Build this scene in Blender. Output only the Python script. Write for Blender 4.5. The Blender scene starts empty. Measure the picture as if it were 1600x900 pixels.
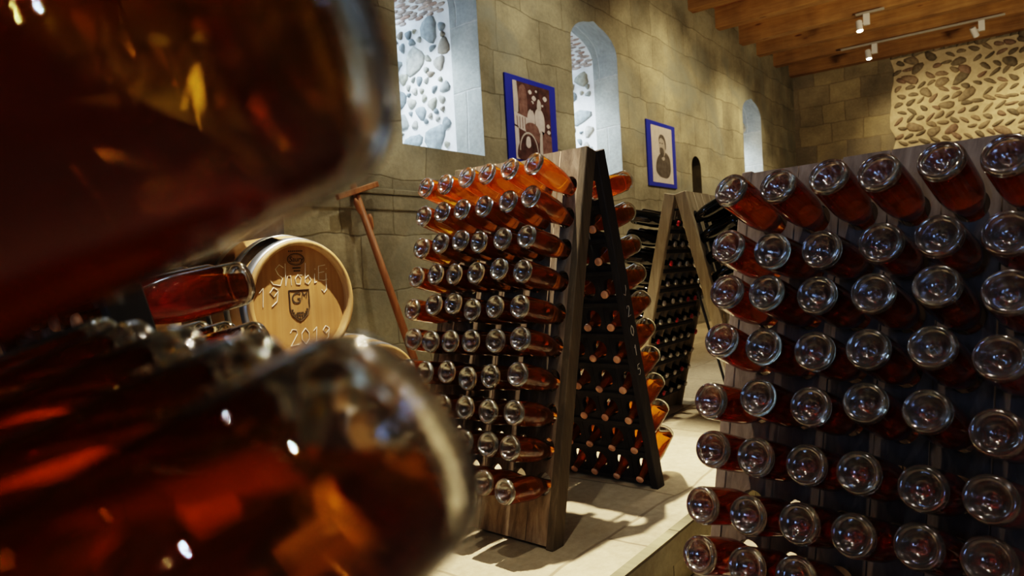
import bpy, bmesh, math, random
from math import sin, cos, pi, radians as rad, atan2, sqrt
from mathutils import Vector, Matrix

random.seed(7)
scn = bpy.context.scene
col = scn.collection
ORD = ['first', 'second', 'third', 'fourth', 'fifth', 'sixth', 'seventh', 'eighth', 'ninth', 'tenth']

# ------------------------------------------------------------------ materials
class NT:
    def __init__(s, name):
        s.m = bpy.data.materials.new(name); s.m.use_nodes = True
        s.t = s.m.node_tree; s.t.nodes.clear()
        s.out = s.n('ShaderNodeOutputMaterial')
    def n(s, typ, ins=None, **kw):
        nd = s.t.nodes.new(typ)
        for k, v in kw.items(): setattr(nd, k, v)
        for k, v in (ins or {}).items():
            if isinstance(v, bpy.types.NodeSocket): s.t.links.new(v, nd.inputs[k])
            else: nd.inputs[k].default_value = v
        return nd
    def link(s, a, b): s.t.links.new(a, b)
    def surf(s, sock): s.link(sock, s.out.inputs['Surface']); return s.m

def c4(c): return (c[0], c[1], c[2], 1.0)

def coords(nt, scale=(1, 1, 1), rot=(0, 0, 0), loc=(0, 0, 0)):
    tc = nt.n('ShaderNodeTexCoord')
    return nt.n('ShaderNodeMapping', {'Vector': tc.outputs['Object'], 'Scale': scale, 'Rotation': rot, 'Location': loc}).outputs[0]

def ramp(nt, fac, stops):
    r = nt.n('ShaderNodeValToRGB', {'Fac': fac})
    els = r.color_ramp.elements
    while len(els) < len(stops): els.new(0.5)
    for e, (p, c) in zip(els, stops): e.position = p; e.color = c4(c)
    return r.outputs['Color']

def mixc(nt, fac, a, b, mode='MIX'):
    m = nt.n('ShaderNodeMix', data_type='RGBA', blend_type=mode)
    for i, v in ((0, fac), (6, a), (7, b)):
        if isinstance(v, bpy.types.NodeSocket): nt.link(v, m.inputs[i])
        else: m.inputs[i].default_value = c4(v) if i else v
    return m.outputs[2]

def plain(name, c, rough=.6, metal=0, emit=None, es=0, coat=0):
    nt = NT(name)
    p = nt.n('ShaderNodeBsdfPrincipled', {'Base Color': c4(c), 'Roughness': rough, 'Metallic': metal, 'Coat Weight': coat})
    if emit: p.inputs['Emission Color'].default_value = c4(emit); p.inputs['Emission Strength'].default_value = es
    return nt.surf(p.outputs[0])

def wood(name, stops, scale=(14, 14, 1.6), rough=.75, bump=.25, seamless=True, spots=None):
    nt = NT(name)
    v = coords(nt, scale)
    n1 = nt.n('ShaderNodeTexNoise', {'Vector': v, 'Scale': 2.2, 'Detail': 7, 'Roughness': .62, 'Distortion': .6})
    big = nt.n('ShaderNodeTexNoise', {'Vector': coords(nt, (1, 1, .6)), 'Scale': 3.1, 'Detail': 3})
    c = ramp(nt, n1.outputs[0], stops)
    c = mixc(nt, .55, c, ramp(nt, big.outputs[0], [(.3, (.45, .42, .4)), (.7, (1.1, 1.08, 1.05))]), 'MULTIPLY')
    if spots:
        sp = nt.n('ShaderNodeTexVoronoi', {'Vector': coords(nt, (1.3, .35, 1.3)), 'Scale': 4})
        c = mixc(nt, ramp(nt, sp.outputs['Distance'], [(.06, (1, 1, 1)), (.11, (0, 0, 0))]), c, spots)
    b = nt.n('ShaderNodeBump', {'Height': n1.outputs[0], 'Strength': bump, 'Distance': .01})
    p = nt.n('ShaderNodeBsdfPrincipled', {'Base Color': c, 'Roughness': rough, 'Normal': b.outputs[0]})
    return nt.surf(p.outputs[0])

def stone(name, axes, bw, bh, ca, cb, mortar, msize=.012, bump=.5, blotch=(.55, 1.15), offs=.5, warp=.06, streak=None):
    """ashlar blocks on a plane; axes = the two object axes the plane runs along"""
    nt = NT(name)
    tc = nt.n('ShaderNodeTexCoord')
    sx = nt.n('ShaderNodeSeparateXYZ', {'Vector': tc.outputs['Object']})
    cx = nt.n('ShaderNodeCombineXYZ', {'X': sx.outputs[axes[0]], 'Y': sx.outputs[axes[1]]})
    wn = nt.n('ShaderNodeTexNoise', {'Vector': cx.outputs[0], 'Scale': 1.6, 'Detail': 3})
    wv = nt.n('ShaderNodeVectorMath', {0: wn.outputs['Color'], 1: (.5, .5, .5)}, operation='SUBTRACT')
    wv2 = nt.n('ShaderNodeVectorMath', {0: wv.outputs[0], 'Scale': warp * 2}, operation='SCALE')
    pos = nt.n('ShaderNodeVectorMath', {0: cx.outputs[0], 1: wv2.outputs[0]}, operation='ADD')
    br = nt.n('ShaderNodeTexBrick', {'Vector': pos.outputs[0], 'Color1': c4(ca), 'Color2': c4(cb), 'Mortar': c4(mortar), 'Scale': 1,
                                     'Mortar Size': msize, 'Mortar Smooth': .6, 'Bias': -.1, 'Brick Width': bw, 'Row Height': bh},
              offset=offs, offset_frequency=2, squash=.72, squash_frequency=3)
    n1 = nt.n('ShaderNodeTexNoise', {'Vector': cx.outputs[0], 'Scale': 1.3, 'Detail': 6, 'Roughness': .6})
    n2 = nt.n('ShaderNodeTexNoise', {'Vector': cx.outputs[0], 'Scale': 26, 'Detail': 5, 'Roughness': .7})
    c = mixc(nt, 1, br.outputs['Color'], ramp(nt, n1.outputs[0], [(.32, (blotch[0],) * 3), (.68, (blotch[1],) * 3)]), 'MULTIPLY')
    c = mixc(nt, .5, c, ramp(nt, n2.outputs[0], [(.3, (.6, .6, .58)), (.7, (1.15, 1.15, 1.15))]), 'MULTIPLY')
    if streak:
        n3 = nt.n('ShaderNodeTexNoise', {'Vector': cx.outputs[0], 'Scale': .9, 'Detail': 4, 'Distortion': 1.2})
        c = mixc(nt, ramp(nt, n3.outputs[0], [(.5, (0, 0, 0)), (.72, (.75, .75, .75))]), c, streak)
    hm = nt.n('ShaderNodeMath', {0: br.outputs['Fac'], 1: -.8}, operation='MULTIPLY')
    h1 = nt.n('ShaderNodeMath', {0: n2.outputs[0], 1: .35, 2: hm.outputs[0]}, operation='MULTIPLY_ADD')
    h2 = nt.n('ShaderNodeMath', {0: n1.outputs[0], 1: .8, 2: h1.outputs[0]}, operation='MULTIPLY_ADD')
    b = nt.n('ShaderNodeBump', {'Height': h2.outputs[0], 'Strength': bump, 'Distance': .03})
    p = nt.n('ShaderNodeBsdfPrincipled', {'Base Color': c, 'Roughness': .88, 'Normal': b.outputs[0]})
    return nt.surf(p.outputs[0])

def mottled(name, stops, scale=6, rough=.9, bump=.4, dist=.01):
    nt = NT(name)
    n1 = nt.n('ShaderNodeTexNoise', {'Vector': coords(nt), 'Scale': scale, 'Detail': 7, 'Roughness': .62})
    b = nt.n('ShaderNodeBump', {'Height': n1.outputs[0], 'Strength': bump, 'Distance': dist})
    p = nt.n('ShaderNodeBsdfPrincipled', {'Base Color': ramp(nt, n1.outputs[0], stops), 'Roughness': rough, 'Normal': b.outputs[0]})
    return nt.surf(p.outputs[0])

def pebbles(name, stops, rough=.7):
    """every separate pebble of the mesh takes its own tone"""
    nt = NT(name)
    g = nt.n('ShaderNodeNewGeometry')
    n1 = nt.n('ShaderNodeTexNoise', {'Vector': coords(nt), 'Scale': 18, 'Detail': 6})
    c = ramp(nt, g.outputs['Random Per Island'], stops)
    c = mixc(nt, .7, c, ramp(nt, n1.outputs[0], [(.3, (.5, .5, .5)), (.7, (1.25, 1.25, 1.25))]), 'MULTIPLY')
    b = nt.n('ShaderNodeBump', {'Height': n1.outputs[0], 'Strength': .5, 'Distance': .01})
    p = nt.n('ShaderNodeBsdfPrincipled', {'Base Color': c, 'Roughness': rough, 'Normal': b.outputs[0]})
    return nt.surf(p.outputs[0])

def shell_glass(name, tint=(.985, .985, .98)):
    nt = NT(name)
    lw = nt.n('ShaderNodeFresnel', {'IOR': 1.5})
    tr = nt.n('ShaderNodeBsdfTransparent', {'Color': c4(tint)})
    gl = nt.n('ShaderNodeBsdfGlossy', {'Color': (1, 1, 1, 1), 'Roughness': .004})
    return nt.surf(nt.n('ShaderNodeMixShader', {0: lw.outputs[0], 1: tr.outputs[0], 2: gl.outputs[0]}).outputs[0])

def thick_glass(name, c=(.96, .97, .96), clear=.2):
    nt = NT(name)
    g = nt.n('ShaderNodeBsdfGlass', {'Color': c4(c), 'Roughness': 0, 'IOR': 1.5})
    tr = nt.n('ShaderNodeBsdfTransparent', {'Color': c4(c)})
    a = nt.n('ShaderNodeMixShader', {0: clear, 1: g.outputs[0], 2: tr.outputs[0]})
    gl = nt.n('ShaderNodeBsdfGlossy', {'Color': (.9, .9, .9, 1), 'Roughness': .12})
    df = nt.n('ShaderNodeBsdfDiffuse', {'Color': (.55, .55, .52, 1)})
    b = nt.n('ShaderNodeMixShader', {0: .25, 1: gl.outputs[0], 2: df.outputs[0]})
    return nt.surf(nt.n('ShaderNodeMixShader', {0: .16, 1: a.outputs[0], 2: b.outputs[0]}).outputs[0])

def wine(name, c, glow, clear=.3, body=.1):
    nt = NT(name)
    g = nt.n('ShaderNodeBsdfGlass', {'Color': c4(c), 'Roughness': 0, 'IOR': 1.34})
    tr = nt.n('ShaderNodeBsdfTransparent', {'Color': c4(c)})
    a = nt.n('ShaderNodeMixShader', {0: clear, 1: g.outputs[0], 2: tr.outputs[0]})
    tl = nt.n('ShaderNodeBsdfTranslucent', {'Color': c4(glow)})
    df = nt.n('ShaderNodeBsdfDiffuse', {'Color': c4(glow)})
    td = nt.n('ShaderNodeMixShader', {0: .4, 1: tl.outputs[0], 2: df.outputs[0]})
    return nt.surf(nt.n('ShaderNodeMixShader', {0: body, 1: a.outputs[0], 2: td.outputs[0]}).outputs[0])

M = {}
M['shell'] = shell_glass('clear bottle glass')
M['base'] = thick_glass('thick clear glass', (.86, .87, .84), .1)
M['amber'] = wine('amber wine', (.975, .61, .16), (1.0, .43, .045), .14, .23)
M['near'] = wine('amber wine close by', (.965, .58, .15), (1.0, .38, .04), .2, .05)
M['deep'] = wine('deep amber wine', (.92, .49, .15), (.85, .30, .05), .28, .035)
M['cap'] = plain('copper crown cap', (.75, .40, .22), .5, .1)
M['red_cap'] = plain('red crown cap', (.5, .03, .03), .35, .3)
M['silver_cap'] = plain('silver crown cap', (.6, .58, .55), .3, .8)
M['dark_glass'] = plain('dark green bottle glass', (.0025, .0032, .0025), .06)
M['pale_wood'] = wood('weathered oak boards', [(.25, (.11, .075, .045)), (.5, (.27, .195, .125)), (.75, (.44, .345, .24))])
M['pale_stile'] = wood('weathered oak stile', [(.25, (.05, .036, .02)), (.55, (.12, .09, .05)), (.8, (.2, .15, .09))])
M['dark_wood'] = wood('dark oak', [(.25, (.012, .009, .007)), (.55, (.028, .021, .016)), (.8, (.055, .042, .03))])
M['grey_wood'] = wood('grey oak boards', [(.25, (.085, .062, .048)), (.5, (.175, .13, .10)), (.78, (.27, .21, .165))])
M['tan_wood'] = wood('tan weathered stile', [(.25, (.19, .15, .085)), (.55, (.33, .27, .165)), (.8, (.45, .38, .25))])
M['joist'] = wood('honey pine joist', [(.2, (.25, .13, .036)), (.5, (.39, .22, .07)), (.8, (.51, .32, .12))], scale=(9, .8, 9), bump=.1, spots=(.12, .04, .012))
M['board'] = wood('honey pine ceiling boards', [(.2, (.20, .08, .022)), (.5, (.33, .15, .045)), (.8, (.44, .21, .07))], scale=(.8, 9, 9), bump=.1)
M['tool'] = wood('red brown turned wood', [(.2, (.20, .08, .03)), (.5, (.38, .17, .065)), (.8, (.52, .27, .11))], scale=(12, 12, 1.2), bump=.1, rough=.5)
M['head'] = wood('new oak barrel head', [(.2, (.30, .16, .05)), (.5, (.40, .225, .08)), (.8, (.50, .305, .125))], scale=(11, .6, .9), bump=.1, rough=.6)
M['stave'] = wood('oak staves', [(.2, (.22, .13, .05)), (.5, (.38, .24, .10)), (.8, (.5, .33, .15))], scale=(9, .8, 9), bump=.15, rough=.6)
M['hoop'] = plain('galvanised hoop', (.42, .46, .52), .38, .85)
M['stamp'] = plain('branded black mark', (.045, .028, .012), .8)
M['chalk'] = plain('chalk', (.72, .66, .54), .95)
M['white_paint'] = plain('white lacquer', (.8, .79, .76), .35)
M['rail'] = plain('grey rail', (.42, .38, .32), .5)
M['lamp_face'] = plain('lit lamp face', (1, 1, 1), .5, 0, (1, .93, .8), 40)
M['blue'] = plain('royal blue panel', (.012, .03, .34), .55)
M['mortar'] = mottled('beige lime mortar', [(.3, (.50, .40, .24)), (.7, (.68, .57, .37))], 9)
M['white_mortar'] = mottled('white lime mortar', [(.3, (.66, .66, .64)), (.7, (.88, .88, .87))], 7, bump=.6)
M['cobble'] = pebbles('brown river cobbles', [(0, (.17, .14, .085)), (.4, (.24, .195, .12)), (.7, (.32, .25, .15)), (1, (.27, .18, .12))])
M['rubble'] = pebbles('grey green rubble stones', [(0, (.22, .25, .26)), (.35, (.33, .36, .36)), (.6, (.38, .36, .28)), (.8, (.48, .47, .42)), (1, (.28, .23, .17))], .9)
M['brick'] = pebbles('thin old bricks', [(0, (.40, .33, .28)), (.5, (.48, .40, .34)), (1, (.42, .27, .20))], .9)
M['jamb'] = stone('dressed jamb stone', 'YZ', .5, .62, (.50, .51, .46), (.40, .43, .42), (.6, .6, .56), .01, .5)
M['wall_l'] = stone('old ashlar', 'XZ', .74, .44, (.37, .345, .245), (.255, .235, .165), (.20, .18, .12), .008, .45, (.5, 1.2), .42, .09, streak=(.20, .215, .185))
M['wall_f'] = stone('warm ashlar', 'YZ', .6, .40, (.44, .36, .20), (.26, .22, .15), (.30, .24, .14), .012, .45, streak=(.22, .19, .14))
M['plaster'] = stone('plain rendered wall', 'YZ', .8, .45, (.3, .25, .17), (.25, .21, .15), (.2, .17, .12), .01, .4)
M['plaster_x'] = stone('plain rendered side wall', 'XZ', .8, .45, (.3, .25, .17), (.25, .21, .15), (.2, .17, .12), .01, .4)
M['flag'] = stone('pale flagstones', 'XY', 1.05, .62, (.52, .435, .285), (.45, .375, .25), (.31, .25, .16), .008, .35, (.78, 1.1))
M['flag_low'] = stone('lower flagstones', 'XY', .9, .6, (.40, .33, .22), (.34, .28, .19), (.2, .16, .1), .008, .35)
M['riser'] = stone('step stone', 'XZ', .9, .108, (.36, .32, .19), (.30, .27, .16), (.14, .12, .07), .006, .4, warp=.01)
M['print_pale'] = mottled('pale print paper', [(.3, (.46, .42, .40)), (.7, (.56, .52, .50))], 14, bump=0)
M['print_dark'] = mottled('dark sepia ink', [(.35, (.035, .014, .012)), (.7, (.12, .055, .05))], 9, bump=0)
M['print_mid'] = mottled('mid sepia ink', [(.3, (.11, .055, .045)), (.7, (.26, .15, .13))], 16, bump=0)
M['print_white'] = mottled('white print area', [(.3, (.50, .45, .45)), (.7, (.66, .62, .62))], 12, bump=0)
M['print_ink'] = mottled('grey black ink', [(.3, (.05, .042, .035)), (.75, (.13, .115, .10))], 12, bump=0)
M['print_skin'] = mottled('light grey ink', [(.3, (.30, .27, .24)), (.7, (.42, .38, .35))], 10, bump=0)
M['black'] = plain('black recess', (.02, .016, .01), .9)
M['recess'] = mottled('dark recess stone', [(.3, (.04, .032, .016)), (.7, (.085, .07, .036))], 6)
nt = NT('window pane'); M['pane'] = nt.surf(nt.n('ShaderNodeBsdfTransparent', {'Color': (.93, .97, 1, 1)}).outputs[0])
M['iron'] = plain('dark iron', (.03, .03, .032), .5, .6)

# ------------------------------------------------------------------ mesh helpers
def mesh_of(bm, name, mats, smooth=False, recalc=True):
    if recalc: bmesh.ops.recalc_face_normals(bm, faces=bm.faces)
    me = bpy.data.meshes.new(name); bm.to_mesh(me); bm.free()
    for m in (mats if isinstance(mats, (list, tuple)) else [mats]): me.materials.append(m)
    if smooth:
        for p in me.polygons: p.use_smooth = True
    return me

def link(name, me, parent=None, kind=None, mw=None):
    o = bpy.data.objects.new(name, me); col.objects.link(o)
    if parent is not None: o.parent = parent
    if kind: o['kind'] = kind
    if mw is not None: o.matrix_world = mw
    return o

def obj(name, bm, mats, parent=None, kind=None, smooth=False, mw=None):
    return link(name, mesh_of(bm, name, mats, smooth), parent, kind, mw)

def empty(name, loc=(0, 0, 0), rz=0):
    o = bpy.data.objects.new(name, None); col.objects.link(o); o.location = loc; o.rotation_euler = (0, 0, rz)
    o.empty_display_size = .1
    return o

def tag(o, label, cat, group=None):
    o['label'] = label; o['category'] = cat
    if group: o['group'] = group
    return o

def box(bm, x0, x1, y0, y1, z0, z1, mat=0, f=None):
    vs = [bm.verts.new(p if f is None else f(*p)) for p in ((x0, y0, z0), (x1, y0, z0), (x1, y1, z0), (x0, y1, z0), (x0, y0, z1), (x1, y0, z1), (x1, y1, z1), (x0, y1, z1))]
    for q in ((0, 3, 2, 1), (4, 5, 6, 7), (0, 1, 5, 4), (1, 2, 6, 5), (2, 3, 7, 6), (3, 0, 4, 7)):
        bm.faces.new([vs[i] for i in q]).material_index = mat

def bevel(bm, w, seg=2):
    bmesh.ops.bevel(bm, geom=list(bm.edges), offset=w, segments=seg, affect='EDGES', profile=.5, clamp_overlap=True)

def tube(bm, pts, r, seg=8, mat=0, caps=True):
    pts = [Vector(p) for p in pts]; rs = r if isinstance(r, (list, tuple)) else [r] * len(pts)
    rings = []
    for i, p in enumerate(pts):
        a = pts[max(i - 1, 0)]; b = pts[min(i + 1, len(pts) - 1)]
        d = (b - a).normalized()
        ref = Vector((0, 0, 1)) if abs(d.z) < .9 else Vector((1, 0, 0))
        u = d.cross(ref).normalized(); v = d.cross(u)
        rings.append([bm.verts.new(p + (u * cos(2 * pi * k / seg) + v * sin(2 * pi * k / seg)) * rs[i]) for k in range(seg)])
    for a, b in zip(rings, rings[1:]):
        for k in range(seg): bm.faces.new((a[k], a[(k + 1) % seg], b[(k + 1) % seg], b[k])).material_index = mat
    if caps:
        for rg in (rings[0], rings[-1]): bm.faces.new(rg).material_index = mat

def lathe(bm, prof, seg=48, knurl=None, closed=False):
    rings = []
    for (r, z) in prof:
        if r < 1e-6: rings.append([bm.verts.new((0, 0, z))])
        else: rings.append([bm.verts.new((r * cos(2 * pi * k / seg), r * sin(2 * pi * k / seg), z + (knurl(r, z, k) if knurl else 0))) for k in range(seg)])
    pairs = list(zip(rings, rings[1:]))
    if closed: pairs.append((rings[-1], rings[0]))
    for a, b in pairs:
        for k in range(seg):
            k2 = (k + 1) % seg
            if len(a) == 1 and len(b) == 1: continue
            if len(a) == 1: bm.faces.new((a[0], b[k], b[k2]))
            elif len(b) == 1: bm.faces.new((a[k], a[k2], b[0]))
            else: bm.faces.new((a[k], a[k2], b[k2], b[k]))

def curve_fill(splines, extrude=0):
    """flat outlines with holes -> filled (and thickened) mesh in the XY plane"""
    cu = bpy.data.curves.new('outline', 'CURVE'); cu.dimensions = '2D'; cu.fill_mode = 'BOTH'; cu.extrude = extrude
    for pts in splines:
        sp = cu.splines.new('POLY'); sp.points.add(len(pts) - 1); sp.use_cyclic_u = True
        for p, q in zip(sp.points, pts): p.co = (q[0], q[1], 0, 1)
    o = bpy.data.objects.new('outline', cu); col.objects.link(o)
    dg = bpy.context.evaluated_depsgraph_get()
    me = bpy.data.meshes.new_from_object(o.evaluated_get(dg))
    bpy.data.objects.remove(o); bpy.data.curves.remove(cu)
    bm = bmesh.new(); bm.from_mesh(me); bpy.data.meshes.remove(me)
    bmesh.ops.remove_doubles(bm, verts=bm.verts, dist=1e-5)
    return bm

def text_bm(s, size, extr=.0008, shear=0):
    cu = bpy.data.curves.new('lettering', 'FONT'); cu.body = s; cu.size = size; cu.extrude = extr; cu.shear = shear
    cu.align_x = 'CENTER'; cu.align_y = 'CENTER'
    o = bpy.data.objects.new('lettering', cu); col.objects.link(o)
    me = bpy.data.meshes.new_from_object(o.evaluated_get(bpy.context.evaluated_depsgraph_get()))
    bpy.data.objects.remove(o); bpy.data.curves.remove(cu)
    bm = bmesh.new(); bm.from_mesh(me); bpy.data.meshes.remove(me)
    return bm

def pebble(bm, c, r, rot, seg=10, rings=6, jit=.12):
    """irregular flattened stone; r = three half sizes, rot = Matrix"""
    R = random.random() * 6
    vs = []
    for i in range(1, rings):
        th = pi * i / rings
        row = []
        for k in range(seg):
            ph = 2 * pi * k / seg
            q = 1 + jit * sin(3 * ph + R) * sin(th) + jit * (random.random() - .5)
            row.append(bm.verts.new(Vector(c) + rot @ Vector((r[0] * sin(th) * cos(ph) * q, r[1] * sin(th) * sin(ph) * q, r[2] * cos(th)))))
        vs.append(row)
    a = bm.verts.new(Vector(c) + rot @ Vector((0, 0, r[2]))); b = bm.verts.new(Vector(c) + rot @ Vector((0, 0, -r[2])))
    for x, y in zip(vs, vs[1:]):
        for k in range(seg): bm.faces.new((x[k], x[(k + 1) % seg], y[(k + 1) % seg], y[k]))
    for k in range(seg):
        bm.faces.new((a, vs[0][(k + 1) % seg], vs[0][k])); bm.faces.new((b, vs[-1][k], vs[-1][(k + 1) % seg]))

def face_frame(origin, xdir, ydir):
    x = Vector(xdir).normalized(); y = Vector(ydir).normalized(); z = x.cross(y)
    return Matrix(((x.x, y.x, z.x, origin[0]), (x.y, y.y, z.y, origin[1]), (x.z, y.z, z.z, origin[2]), (0, 0, 0, 1)))

# ------------------------------------------------------------------ camera (24 mm, close to the foreground bottles)
CZ = .985
cam = bpy.data.cameras.new('camera'); co = bpy.data.objects.new('camera', cam); col.objects.link(co)
Rt = ((.607865, -.792028, -.056488), (-.057378, .02714, -.997984), (.791964, .609881, -.028948))   # right, down, forward
co.matrix_world = Matrix(((Rt[0][0], -Rt[1][0], -Rt[2][0], 0), (Rt[0][1], -Rt[1][1], -Rt[2][1], 0), (Rt[0][2], -Rt[1][2], -Rt[2][2], CZ), (0, 0, 0, 1)))
cam.sensor_width = 36; cam.lens = 24.02; cam.clip_start = .01; cam.clip_end = 100
cam.dof.use_dof = True; cam.dof.focus_distance = 2.3; cam.dof.aperture_fstop = 4.6; cam.dof.aperture_blades = 0
scn.camera = co

# ------------------------------------------------------------------ the room
XB, XF, YL, YR, ZC = -4.0, 15.35, 4.0, -5.0, 4.96
STEP_Y, LOW = 1.08, -.215
WINS = [(-1.39, -.36, 2.03), (1.24, 2.27, 2.03), (3.87, 4.90, 2.03), (6.50, 7.55, 2.03), (12.05, 13.06, 2.03)]
SPRING, APEX = 3.47, 3.76
def arch(x0, x1, z0, spring, apex, n=14, tip=.03):
    pts = [(x0, z0), (x1, z0)]
    cx, a = (x0 + x1) / 2, (x1 - x0) / 2
    for k in range(n + 1):
        t = pi * k / n
        pts.append((cx + a * cos(t), spring + (apex - spring) * sin(t) + (tip if k == n // 2 else 0)))
    return pts
NICHE = arch(9.70, 10.05, 1.72, 2.33, 2.50, 10, 0)
rect = [(XB, LOW - .1), (XF, LOW - .1), (XF, ZC), (XB, ZC)]
bm = curve_fill([rect] + [arch(a, b, z, SPRING, APEX) for a, b, z in WINS] + [NICHE])
for v in bm.verts: v.co = Vector((v.co.x, YL, v.co.y))
obj('wall_left', bm, M['wall_l'], kind='structure')

DEEP = 1.15
for i, (a, b, z0) in enumerate(WINS):
    w = empty('window_%d' % (i + 1), ((a + b) / 2, YL, z0)); w['kind'] = 'structure'
    out = arch(a, b, z0, SPRING, APEX)
    bm = bmesh.new(); n = len(out)
    # the reveal: a dressed stone band at the wall face, lime render further in, a sloping sill
    for (d0, d1, mi) in ((0, .34, 0), (.34, DEEP, 1)):
        for k in range(n):
            p, q = out[k], out[(k + 1) % n]
            rise = lambda P, d: P[1] + (.16 * d if P[1] < z0 + .01 else 0)
            m = 1 if (k == 0) else mi
            f = bm.faces.new([bm.verts.new((P[0], YL + d, rise(P, d))) for P, d in ((p, d0), (q, d0), (q, d1), (p, d1))])
            f.material_index = m
    for v in bm.verts: v.co -= w.location
    bmesh.ops.remove_doubles(bm, verts=bm.verts, dist=1e-4)
    obj('reveal', bm, [M['jamb'], M['white_mortar']], w, 'structure')
    if i >= 2:
        bm = bmesh.new()
        rng = random.Random(3 + i); y = .44
        spots_ = []
        tries = 0
        while tries < 900 and len(spots_) < 90:
            tries += 1
            py, pz = rng.uniform(.42, 1.08), rng.uniform(.16, 1.36)
            s = rng.choice((.05, .07, .09, .11, .14, .16)) if tries < 400 else rng.choice((.035, .05))
            if all((py - u) ** 2 + (pz - v) ** 2 > (s * .86 + t * .86) ** 2 for u, v, t in spots_): spots_.append((py, pz, s))
        for py, pz, s in spots_:
            st = random.getstate(); random.seed(int(py * 1e5))
            pebble(bm, (b - .0 - w.location.x, py, pz), (s * rng.uniform(.8, 1.05), s * rng.uniform(.55, .95), .028),
                   Matrix.Rotation(pi / 2, 3, 'Y') @ Matrix.Rotation(rng.uniform(0, 3), 3, 'Z'), 12, 6, .16)
            random.setstate(st)
        obj('rubble_stones', bm, M['rubble'], w, 'structure', True)
        bm = bmesh.new()
        for r_ in range(16):
            th = .03 + r_ * .09
            for k in range(4):
                d = .42 + k * .17 + rng.uniform(-.03, .03) + (.08 if r_ % 2 else 0)
                cx, A, B = (a + b) / 2, (b - a) / 2, APEX - SPRING
                P = Vector((cx + A * cos(th) - w.location.x, d, SPRING + B * sin(th) - z0))
                nrm = Vector((cos(th) / A, 0, sin(th) / B)).normalized()
                e1 = Vector((0, 1, 0)); e2 = nrm.cross(e1)
                pebble(bm, P, (rng.uniform(.05, .085), .02, .014), Matrix((e1, e2, nrm)).transposed(), 8, 4, .08)
        obj('arch_bricks', bm, M['brick'], w, 'structure', True)
    bm = bmesh.new()
    pp = arch(a, b, z0 + .1, SPRING, APEX)
    bm.faces.new([bm.verts.new((p[0] - w.location.x, DEEP - .02, p[1] - z0)) for p in pp])
    obj('pane', bm, M['pane'], w, 'structure')
    bm = bmesh.new()
    box(bm, -.015, .015, DEEP - .045, DEEP - .01, .16, APEX - z0)
    for zz in (.55, 1.0, 1.45): box(bm, a - w.location.x, b - w.location.x, DEEP - .04, DEEP - .012, zz - .012, zz + .012)
    obj('glazing_bar', bm, M['iron'], w, 'structure')

bm = bmesh.new()
n = len(NICHE)
fr = [bm.verts.new((p[0], YL, p[1])) for p in NICHE]; bk = [bm.verts.new((p[0], YL + .3, p[1])) for p in NICHE]
for k in range(n): bm.faces.new((fr[k], fr[(k + 1) % n], bk[(k + 1) % n], bk[k]))
bm.faces.new(bk)
obj('trim_1', bm, M['recess'], kind='structure')
bm = bmesh.new()                                                     # string course along the wall and the thicker foot below it
box(bm, XB, 5.6, YL - .022, YL + .02, 1.61, 1.655); box(bm, XB, 5.6, YL - .012, YL + .02, 1.49, 1.61)
bevel(bm, .008)
obj('trim_2', bm, M['wall_l'], kind='structure')

# far wall: ashlar pier on the left, herringbone cobbles on the right
bm = bmesh.new()
box(bm, XF, XF + .3, YR, YL, LOW - .1, ZC)
obj('wall_far', bm, M['wall_f'], kind='structure')
CY = 2.16
wc = empty('trim_3', (XF, CY, 0)); wc['kind'] = 'structure'
bm = bmesh.new()
rng = random.Random(11)
edge = [(CY + rng.uniform(-.05, .06), LOW + k * .22) for k in range(23)]
ring = [bm.verts.new((-.02, p[0] - CY, p[1])) for p in edge] + [bm.verts.new((-.02, YR - CY, edge[-1][1])), bm.verts.new((-.02, YR - CY, LOW))]
bm.faces.new(ring)
obj('mortar', bm, M['mortar'], wc, 'structure')
bm = bmesh.new()
z, row = .9, 0
while z < 4.7:
    yy = -.10 - (row % 2) * .06
    while yy > -3.6:
        lean = rad(34 + rng.uniform(-14, 14)) * (1 if row % 2 else -1)
        big = rng.random() < .12
        a_, b_ = (rng.uniform(.12, .17), rng.uniform(.07, .09)) if big else (rng.uniform(.075, .115), rng.uniform(.03, .05))
        if rng.random() < .2: lean *= .2
        rot = Matrix((Vector((0, cos(lean), sin(lean))), Vector((0, -sin(lean), cos(lean))), Vector((1, 0, 0)))).transposed()
        pebble(bm, (-.02, yy, z + rng.uniform(-.02, .02)), (a_, b_, .035), rot, 10, 6, .1)
        yy -= (.30 if big else .175) + rng.uniform(-.02, .035)
    z += .155 + rng.uniform(-.01, .015); row += 1
obj('cobbles', bm, M['cobble'], wc, 'structure', True)

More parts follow.
